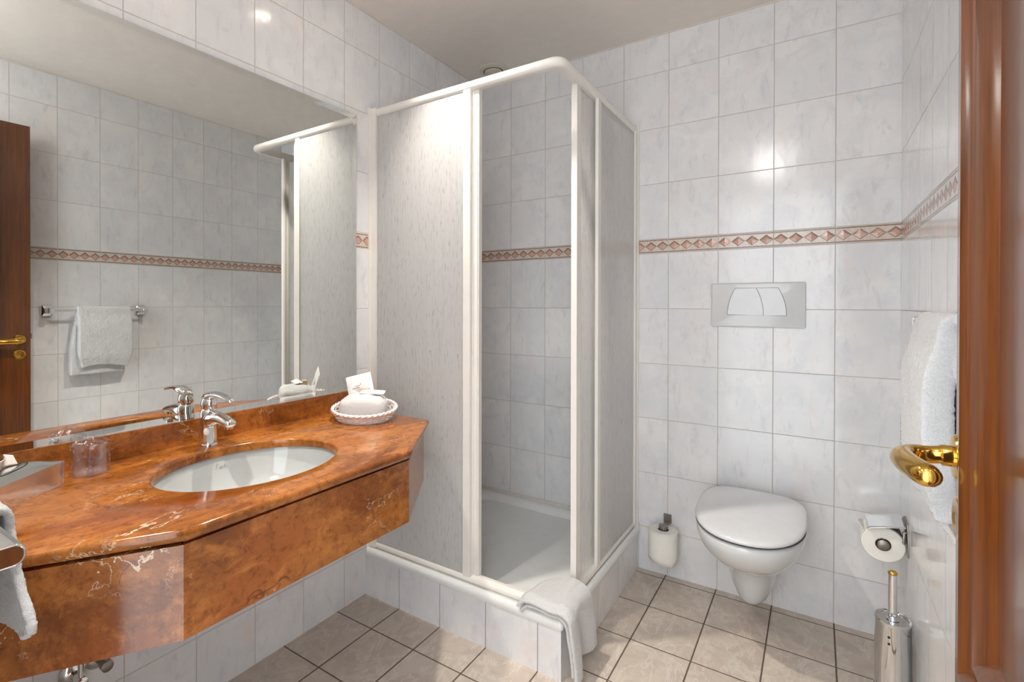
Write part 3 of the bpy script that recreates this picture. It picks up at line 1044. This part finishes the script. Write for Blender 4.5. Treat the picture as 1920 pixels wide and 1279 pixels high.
# top rail: half-round outer face
prof = [(-.016, 1.995)] + [(.001 + .0155 * cos(a), 2.0125 + .0175 * sin(a)) for a in [(-pi / 2 + pi * i / 10) for i in range(11)]] + [(-.016, 2.030)]
bm = bmesh.new(); sweep_xy(bm, railpath(0), prof)
lab(obj('top_rail', bm, PLASTIC, enc, True, 30), 'rounded white head rail round the corner')
prof = [(-.016, .194)] + [(.003 + .011 * cos(a), .206 + .012 * sin(a)) for a in [(-pi / 2 + pi * i / 8) for i in range(9)]] + [(-.002, .222), (-.016, .222)]
bm = bmesh.new(); sweep_xy(bm, railpath(0, .03), prof)
lab(obj('bottom_rail', bm, PLASTIC, enc, True, 30), 'white bottom track on the tray rim')
bm = B((.0008, RY - .016, .196), (.040, RY + .016, 2.031)); box(bm, (.0008, RY - .020, .196), (.012, RY + .020, 2.036))
lab(obj('wall_profile', bm, PLASTIC, enc, True, 35, .002), 'upright profile on the vanity wall')
bm = B((RX - .016, -.040, .196), (RX + .016, -.0008, 2.031)); box(bm, (RX - .020, -.012, .196), (RX + .020, -.0008, 2.036))
lab(obj('wall_profile', bm, PLASTIC, enc, True, 35, .002), 'upright profile on the toilet wall')
Z0, Z1 = .216, 2.000


def pane(a0, a1, c, front):
    bm = B((a0, c - .0015, Z0), (a1, c + .0015, Z1)) if front else B((c - .0015, a0, Z0), (c + .0015, a1, Z1))
    bm.normal_update()
    for f in bm.faces:
        f.material_index = 0 if (f.normal.y < -.9 if front else f.normal.x > .9) else 1
    return bm


def stile(a0, a1, c0, c1, front, ribs=()):
    bm = bmesh.new()
    lo, hi = (lambda a, c: (a, c)), None
    def bx(p0, p1, q0, q1, z0, z1):
        if front: box(bm, (p0, q0, z0), (p1, q1, z1))
        else: box(bm, (q0, p0, z0), (q1, p1, z1))
    bx(a0, a1, c0, c1, Z0 - .004, Z1 - .002)
    for r0, r1, q in ribs: bx(r0, r1, min(q, c0), max(q, c0 + .001), Z0, Z1 - .012)
    return bm


# front side: fixed panel (outer) and sliding panel (inner, pushed open)
YO, YI = RY - .006, RY + .014
p = obj('fixed_panel', pane(.038, .490, YO, True), [PANE, CLEAR], enc, False); lab(p, 'fixed textured pane beside the vanity')
obj('stile', stile(.478, .508, YO - .006, YO + .006, True), PLASTIC, p, True, 35, .003)
p = obj('sliding_panel', pane(.152, .510, YI, True), [PANE, CLEAR], enc, False); lab(p, 'sliding textured pane pushed open, vanity side')
obj('stile', stile(.505, .537, YI - .010, YI + .010, True, ((.508, .516, YI - .013), (.524, .532, YI - .013))), PLASTIC, p, True, 35, .002)
obj('stile', stile(.146, .160, YI - .005, YI + .005, True), PLASTIC, p, True, 35, .002)
# side facing the toilet
XO, XI = RX + .006, RX - .014
p = obj('fixed_panel', pane(-.50, -.036, XO, False), [PANE, CLEAR], enc, False); lab(p, 'fixed textured pane facing the toilet')
obj('stile', stile(-.520, -.490, XO - .006, XO + .006, False), PLASTIC, p, True, 35, .003)
p = obj('sliding_panel', pane(-.665, -.30, XI, False), [PANE, CLEAR], enc, False); lab(p, 'sliding textured pane pushed open, toilet side')
obj('stile', stile(-.692, -.655, XI - .010, XI + .010, False, ((-.688, -.678, XI - .013), (-.668, -.659, XI - .013))), PLASTIC, p, True, 35, .002)
obj('stile', stile(-.308, -.294, XI - .005, XI + .005, False), PLASTIC, p, True, 35, .002)

# bath mat folded over the corner of the tray


def matf(lo):
    def fn(u, v):
        y = lerp(-.905, -.715, u)
        top = .245 - lo * .014
        xs = lerp(.722, .80, u ** 1.6) + .012 * sin(u * 6)
        if v < .45:
            t = v / .45
            x = lerp(xs + lo * .012, .872, t)
            z = top + .006 * sin(t * 5 + u * 4) - .022 * sstep(.55, 0, u) * sstep(.0, .25, u + .25) * (1 - t) * .4
            z += -.020 * (1 - sstep(0, .14, u)) * (1 - .2 * t)
            z -= .016 * (1 - sstep(0, .18, t))
        else:
            t = (v - .45) / .55
            r = .036
            L = r * pi / 2
            bot = lerp(.026, .032, sstep(.1, .9, u)) + .012 * lo
            total = L + (top - r - bot)
            s_ = t * total
            if s_ < L:
                a = s_ / r
                x, z = .872 + r * sin(a), top - r * (1 - cos(a))
            else:
                x, z = .872 + r + .004 * sin(u * 11) * t, top - r - (s_ - L)
            z -= .020 * (1 - sstep(0, .14, u)) * (1 - t)
            w = sstep(0, 1, t)
            y += w * (.030 * (1 - u) * 0 + .012 * sin(u * 5)) + w * lerp(.0, .040, u) + w * lerp(-.0, 0, u)
            x += w * (.016 * sin(u * 7 + 1) + .01 * (1 - u)) - lo * .012
        if lo: y = lerp(y, -.80, .03)
        return Vector((x, y, z))
    return fn


bm = grid(matf(0), 30, 60)
bl = grid(matf(1), 30, 60)
tmp = bpy.data.meshes.new('t'); bl.to_mesh(tmp); bl.free(); bm.from_mesh(tmp); bpy.data.meshes.remove(tmp)
o = cloth(obj('bath_mat', bm, MATT, None, True, 180), .011, .0028, .005, 1)
tag(o, 'folded white bath mat hanging over the front corner of the shower tray', 'bath mat')

# ------------------------------------------------------------------ toilet
TX = 1.343
toi = thing('wall_hung_toilet', 'white wall-hung toilet with closed lid', 'toilet', (TX, 0, .08))


def egg(w, f, z, back=-.004, n=56, bw=.86, mid=None):
    """closed outline: round front at y=f, flattened back at y=back, half width w"""
    P = []
    m = mid if mid is not None else lerp(f, back, .52)
    for i in range(n):
        a = 2 * pi * i / n
        c, s_ = cos(a), sin(a)
        if s_ < 0:
            x = w * math.copysign(abs(c) ** .92, c); y = m + (m - f) * math.copysign(abs(s_) ** .98, s_)
        else:
            e = .42
            x = w * lerp(1, bw, s_ ** 2) * math.copysign(abs(c) ** e, c) if abs(c) > 1e-6 else 0
            y = m + (back - m) * abs(s_) ** e
        P.append((TX + x, y, z(x, y) if callable(z) else z))
    return P


bm = bmesh.new()
R = []
for z, w, f, bw in ((.082, .030, -.195, .9), (.088, .044, -.215, .9), (.105, .056, -.232, .92), (.14, .070, -.246, 1.05), (.18, .080, -.256, 1.2), (.215, .086, -.268, 1.28), (.235, .092, -.285, 1.28), (.255, .106, -.335, .98), (.28, .126, -.395, .95), (.315, .149, -.452, .92), (.35, .165, -.492, .88), (.385, .173, -.513, .85), (.408, .174, -.517, .84), (.418, .170, -.513, .84), (.421, .160, -.500, .84)):
    R.append(egg(w, f, z, -.002, 56, bw))
rings(bm, R)
obj('bowl', bm, CERAMIC, toi, True, 60)
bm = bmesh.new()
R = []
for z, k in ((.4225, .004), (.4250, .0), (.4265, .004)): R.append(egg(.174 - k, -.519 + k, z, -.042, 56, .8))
rings(bm, R); lab(obj('seat', bm, RECESS, toi, True, 40), 'seat edge between lid and bowl, coloured dark as shade')  # shade under the lid is put into the seat's colour
bm = bmesh.new()
R = []
tilt = lambda h: (lambda x, y: h + .020 * sstep(-.5, -.05, y))
for k, h in ((.006, .4270), (.001, .4285), (-.001, .434), (.001, .440), (.006, .4445), (.018, .4480), (.045, .4520), (.085, .4550), (.125, .4565)):
    R.append(egg(.1755 - k, -.521 + k * 1.15, tilt(h), -.030 - k * .9, 56, .80))
rings(bm, R)
lab(obj('lid', bm, SEAT, toi, True, 60), 'closed domed white lid')
for dx in (-.075, .075):
    bm = bmesh.new(); lathe(bm, (TX + dx, -.016, .440), [(.011, -.022), (.011, .022)], 20, 'x')
    obj('hinge', bm, SEAT, toi)

fl = thing('flush_plate', 'white rectangular dual flush plate on the wall above the toilet', 'flush plate', (TX, 0, 1.21))
bm = bmesh.new()
R = []
for d, y in ((0, -.0005), (0, -.010), (.002, -.0135), (.006, -.015)):
    R.append([(x, y, z) for x, z in rrect(1.175 + d, 1.509 - d, 1.121 + d, 1.303 - d, .006, 4)])
rings(bm, R)
obj('plate', bm, PLASTIC if False else SEAT, fl, True, 40)
def qb(p, q, sag, n=8):
    p, q = Vector(p), Vector(q); d = q - p; nn = Vector((d.y, -d.x)).normalized()
    return [tuple(p + d * (i / n) + nn * (sag * 4 * (i / n) * (1 - i / n))) for i in range(n + 1)]
TLc, TMc, TRc, BRc, BMc, BLc = (1.266, 1.282), (1.341, 1.282), (1.418, 1.281), (1.446, 1.170), (1.367, 1.169), (1.237, 1.172)
left = qb(TLc, BLc, .008) + [BMc] + qb(BMc, TMc, -.007 * -1)[1:-1] + [TMc]
def sag_mid(a, b): return qb(a, b, -.007)
midline = qb(TMc, BMc, -.007)
lefts = qb(TLc, BLc, .007)
rights = qb(TRc, BRc, -.007)
polyL = lefts + midline[::-1]
polyR = midline + rights[::-1]
whole = lefts + rights[::-1]
def shrink(P, d):
    cx = sum(p[0] for p in P) / len(P); cz = sum(p[1] for p in P) / len(P)
    ar = sum(P[i - 1][0] * P[i][1] - P[i][0] * P[i - 1][1] for i in range(len(P)))
    return [tuple(v) for v in offset_poly(P, d if ar > 0 else -d)]
bm = bmesh.new(); prism(bm, shrink(whole, -.0008), -.0145, -.0154, 1)
lab(obj('button_gap', bm, RECESS, fl, False), 'dark line round the buttons')  # dark plate paints the shade in the gap round the buttons
for P, nm in ((polyL, 'wide full-flush button'), (polyR, 'narrow half-flush button')):
    bm = bmesh.new()
    R = []
    for d, y in ((.0006, -.0150), (.0006, -.0162), (.0014, -.0170)): R.append([(p[0], y, p[1]) for p in shrink(P, d)])
    rings(bm, R)
    lab(obj('flush_button', bm, SEAT, fl, False), nm)

# spare roll on its upright holder
hx, hyy = 1.0, -.076
hold = thing('spare_roll_holder', 'small steel holder on the wall for the upright spare roll', 'holder', (hx, 0, .25))
obj('wall_plate', B((.984, -.004, .237), (1.017, -.0005, .276)), DARKSTEEL, hold, True, 35, .001)
bm = bmesh.new()
box(bm, (.990, -.070, .2365), (1.011, -.003, .2405))
lathe(bm, (hx, hyy, .10), [(.017, 0), (.017, .140), (.0195, .142), (.0195, .152), (.016, .154)], 24)
obj('spindle', bm, DARKSTEEL, hold, True, 40)
def roll(name, c, axis, r, L, ri, label, tail=None):
    t = thing(name, label, 'toilet roll', c, 'toilet rolls')
    bm = bmesh.new()
    V = lathe(bm, c, [(ri, 0), (r - .003, 0), (r, .003), (r, L - .003), (r - .003, L), (ri, L), (ri, 0)], 48, axis, False, False)
    obj('paper', bm, PAPER, t, True, 40)
    bm = bmesh.new()
    lathe(bm, c, [(ri - .0002, .001), (ri - .0002, L - .001), (ri - .0015, L - .001), (ri - .0015, .001), (ri - .0002, .001)], 32, axis, False, False)
    lab(obj('core', bm, CARD, t, True, 40), 'grey cardboard core')
    return t
r1 = roll('toilet_roll', (hx, hyy, .106), 'z', .060, .128, .0225, 'spare toilet roll standing upright on its wall holder')
def flapf(u, v):
    a = lerp(-2.9, -.25, u)
    zlo = lerp(.112, .094, u) if u < .8 else lerp(.0940, .112, (u - .8) / .2)
    return Vector((hx + .0612 * cos(a), hyy + .0612 * sin(a), lerp(zlo, .231, v)))
o = obj('loose_sheet', grid(flapf, 40, 6), PAPER, r1, True, 60); s = o.modifiers.new('t', 'SOLIDIFY'); s.thickness = .0008; s.offset = 1

# covered roll holder on the side wall
rc = Vector((1.7265, -.222, .4185))
disp = thing('covered_roll_holder', 'chrome roll holder with a flap, on the wall beside the toilet', 'holder', (W, -.17, .47))
bm = bmesh.new()
prism(bm, [(-.235, .452), (-.215, .498), (-.13, .498), (-.105, .480), (-.13, .470), (-.20, .452), (-.222, .395), (-.232, .395)], W - .004, W - .0005, 0)
lab(obj('wall_plate', bm, DARKSTEEL, disp, True, 30), 'dark wall plate')
bm = bmesh.new()
tube(bm, [(W - .004, -.226, .474), (W - .012, -.228, .474), (W - .012, -.228, .440), (W - .02, -.1, .4235), (W - .05, -.108, .4235)], .0045, 10)
lathe(bm, (rc.x, rc.y + .118, rc.z), [(.004, 0), (.004, -.112), (.0165, -.112), (.0165, -.121), (.014, -.123)], 24, 'y')
obj('arm', bm, DARKSTEEL, disp, True, 40)
def flapc(u, v):
    x = lerp(W - .008, 1.683, u)
    z = .4955 - .012 * u - .010 * u * u
    return Vector((x, lerp(-.238, -.112, v), z - .004 * (1 - v)))
o = obj('flap', grid(flapc, 14, 6), CHROME, disp, True, 60); s = o.modifiers.new('t', 'SOLIDIFY'); s.thickness = .0018
r2 = roll('toilet_roll', (rc.x, rc.y + .002, rc.z), 'y', .0585, .102, .0215, 'toilet roll hanging under the chrome flap beside the toilet')
def tailf(u, v):
    a = lerp(2.05, 1.0, 0)
    # leaves the roll on the room side and climbs to a folded point
    t = u
    if t < .5:
        an = lerp(pi * 1.12, pi * .80, t / .5)
        x, z = rc.x + .0595 * cos(an), rc.z + .0595 * sin(an)
    else:
        k = (t - .5) / .5
        x0, z0 = rc.x + .0595 * cos(pi * .80), rc.z + .0595 * sin(pi * .80)
        x, z = lerp(x0, 1.660, k), lerp(z0, .470, k)
    sq = 1 - .65 * sstep(.6, 1, t)
    y = rc.y + .053 + (v - .5) * .100 * sq - .006 * sstep(.6, 1, t)
    return Vector((x, y, z + .003 * sin(v * 12) * sstep(.6, 1, t)))
o = obj('loose_sheet', grid(tailf, 30, 12), PAPER, r2, True, 60); s = o.modifiers.new('t', 'SOLIDIFY'); s.thickness = .0009

# toilet brush
bc = Vector((1.7415, -.332, 0))
bh = thing('toilet_brush_holder', 'oval chrome toilet brush holder on the floor by the side wall', 'brush holder', bc)
bm = bmesh.new()
lathe(bm, bc, [(.043, .001), (.0445, .004), (.0445, .020), (.0425, .024), (.0425, .226), (.0437, .229), (.0437, .235), (.0415, .237), (.038, .235), (.036, .231), (.012, .231), (.002, .231)], 48, sx=1.06, sy=1.25)
obj('can', bm, CHROME, bh, True, 30)
bm = bmesh.new()
for z in (.196, .176):
    ang = radians(-108)
    q = bc + Vector((.04505 * cos(ang), .0531 * sin(ang), z))
    d = Vector((cos(ang), sin(ang), 0))
    rings(bm, [circ(q - d * .001, .0035, 14, (-d.y, d.x, 0), (0, 0, 1)), circ(q + d * .0008, .0035, 14, (-d.y, d.x, 0), (0, 0, 1))])
lab(obj('drain_hole', bm, DARK, bh, False), 'two dark round holes')
br = thing('toilet_brush', 'toilet brush with chrome stick and gold tip, standing in its holder', 'brush', (bc.x, bc.y, .232))
bm = bmesh.new(); lathe(bm, (bc.x - .001, bc.y, .2322), [(.016, 0), (.016, .002), (.011, .003), (.011, .140)], 28); obj('stick', bm, CHROME, br, True, 40)
bm = bmesh.new(); lathe(bm, (bc.x - .001, bc.y, .372), [(.011, 0), (.0125, .003), (.012, .007), (.008, .011), (.002, .0125)], 28); lab(obj('tip', bm, BRASS, br, True, 50), 'gold domed tip')

# ------------------------------------------------------------------ towel rail on the side wall, bath towel
RZ, RXX = 1.177, 1.722
tr = thing('towel_rail', 'chrome towel rail on the side wall behind the open door', 'towel rail', (W, -1.23, RZ))
bm = bmesh.new(); tube(bm, [(RXX, -1.462, RZ), (RXX, -.990, RZ)], .007, 16); obj('rail', bm, CHROME, tr, True, 50)
for y in (-1.455, -.998):
    bm = bmesh.new()
    R = []
    for s_, x in ((.026, W - .0008), (.026, W - .012), (.022, W - .018), (.013, W - .024), (.0125, RXX - .010), (.010, RXX - .014)):
        R.append([(x, y + p[0], RZ + p[1]) for p in rrect(-s_, s_, -s_ * 1.15, s_ * 1.15, s_ * .45, 5)])
    rings(bm, R)
    obj('bracket', bm, CHROME, tr, True, 40)


def bath(u, v):
    """u from the near to the far edge, v front hem over the rail to the back hem"""
    y = lerp(-1.342, -1.080, u)
    rz = RZ - .008
    w = abs(v - .5) - .06                 # distance along the cloth from the rail
    fr = .005 + .0138 * sstep(0, .13, w)
    if v < .44:
        t = v / .44
        bulge = sin(pi * t) * .007 - .010 * sstep(.22, 0, t)
        x = RXX - fr - bulge + .006 * (1 - t)
        z = lerp(.868 + .012 * sin(u * 4), rz, t)
        curl = sstep(.30, 0, t)
        x += curl * .012 * (1 - abs(2 * u - 1) ** 2) * -.3
        y += curl * .020 * (1 if u < .5 else -1) * abs(2 * u - 1) ** 2
    elif v < .56:
        a = pi * (v - .44) / .12
        x, z = RXX - fr * cos(a), rz + .014 * sin(a)
    else:
        t = (v - .56) / .44
        x = RXX + fr + .003 * sin(u * 8) * t
        z = lerp(rz, .828, t)
        y += -.026 * sstep(0, .7, t)
    return Vector((x, y, z))


o = cloth(obj('bath_towel', grid(bath, 44, 90), TOWEL, None, True, 180), .039, .005, .004, 1)
tag(o, 'thick white bath towel folded over the rail behind the open door', 'towel')

# ------------------------------------------------------------------ ceiling fittings
VC = Vector((.168, -.132, CEIL))
vt = thing('ceiling_vent', 'round plastic vent in the ceiling above the shower', 'vent', VC)
bm = bmesh.new(); lathe(bm, VC, [(.075, -.0005), (.072, -.006), (.052, -.012), (.049, -.010), (.049, -.004)], 40, cap1=True); obj('ring', bm, VENTM, vt, True, 40)
bm = bmesh.new(); lathe(bm, VC, [(.030, -.004), (.046, -.012), (.046, -.016), (.040, -.019), (.002, -.020)], 40); obj('disc', bm, VENTM, vt, True, 40)
bm = bmesh.new(); lathe(bm, VC, [(.051, -.0105), (.051, -.0125), (.0462, -.0125), (.0462, -.0105)], 40, cap0=False, cap1=False); lab(obj('gap', bm, DARK, vt, False), 'dark gap round the disc')
DL = ['ceiling downlight over the shower end of the vanity', 'ceiling downlight over the doorway end of the vanity']
for i, (x, y) in enumerate(DOWN):
    t = thing('ceiling_downlight', DL[i], 'ceiling light', (x, y, CEIL), 'ceiling downlights')
    bm = bmesh.new(); lathe(bm, (x, y, CEIL), [(.050, -.0005), (.049, -.004), (.038, -.006), (.036, -.004), (.036, -.002)], 36, cap1=False); obj('trim_ring', bm, CHROME, t, True, 40)
    bm = bmesh.new(); lathe(bm, (x, y, CEIL), [(.035, -.0035), (.002, -.0035)], 36, cap0=False); lab(obj('lens', bm, LAMPM, t, False), 'lit lens')
    lamp('downlight_beam', 'SPOT', (x, y, CEIL - .03), DOWN_E[i], (1.0, .93, .85), (0, radians(-13), 0), shadow_soft_size=.03, spot_size=radians(94), spot_blend=.85)

# glowing globe added out of view near the doorway for soft fill light
LC = Vector((1.25, -2.19, CEIL))
t = thing('fill_globe', 'added fill light globe on the ceiling just inside the doorway', 'ceiling light', LC)
bm = bmesh.new(); lathe(bm, LC, [(.070, -.0005), (.070, -.022), (.060, -.030), (.05, -.032)], 48); obj('fitting', bm, CHROME, t, True, 40)
bm = bmesh.new(); lathe(bm, LC - Vector((0, 0, .135)), [(.11 * sin(pi * i / 20), .11 * cos(pi * i / 20)) for i in range(1, 21)], 48); lab(obj('globe', bm, FILLM, t, True, 60), 'glowing globe added as fill light')
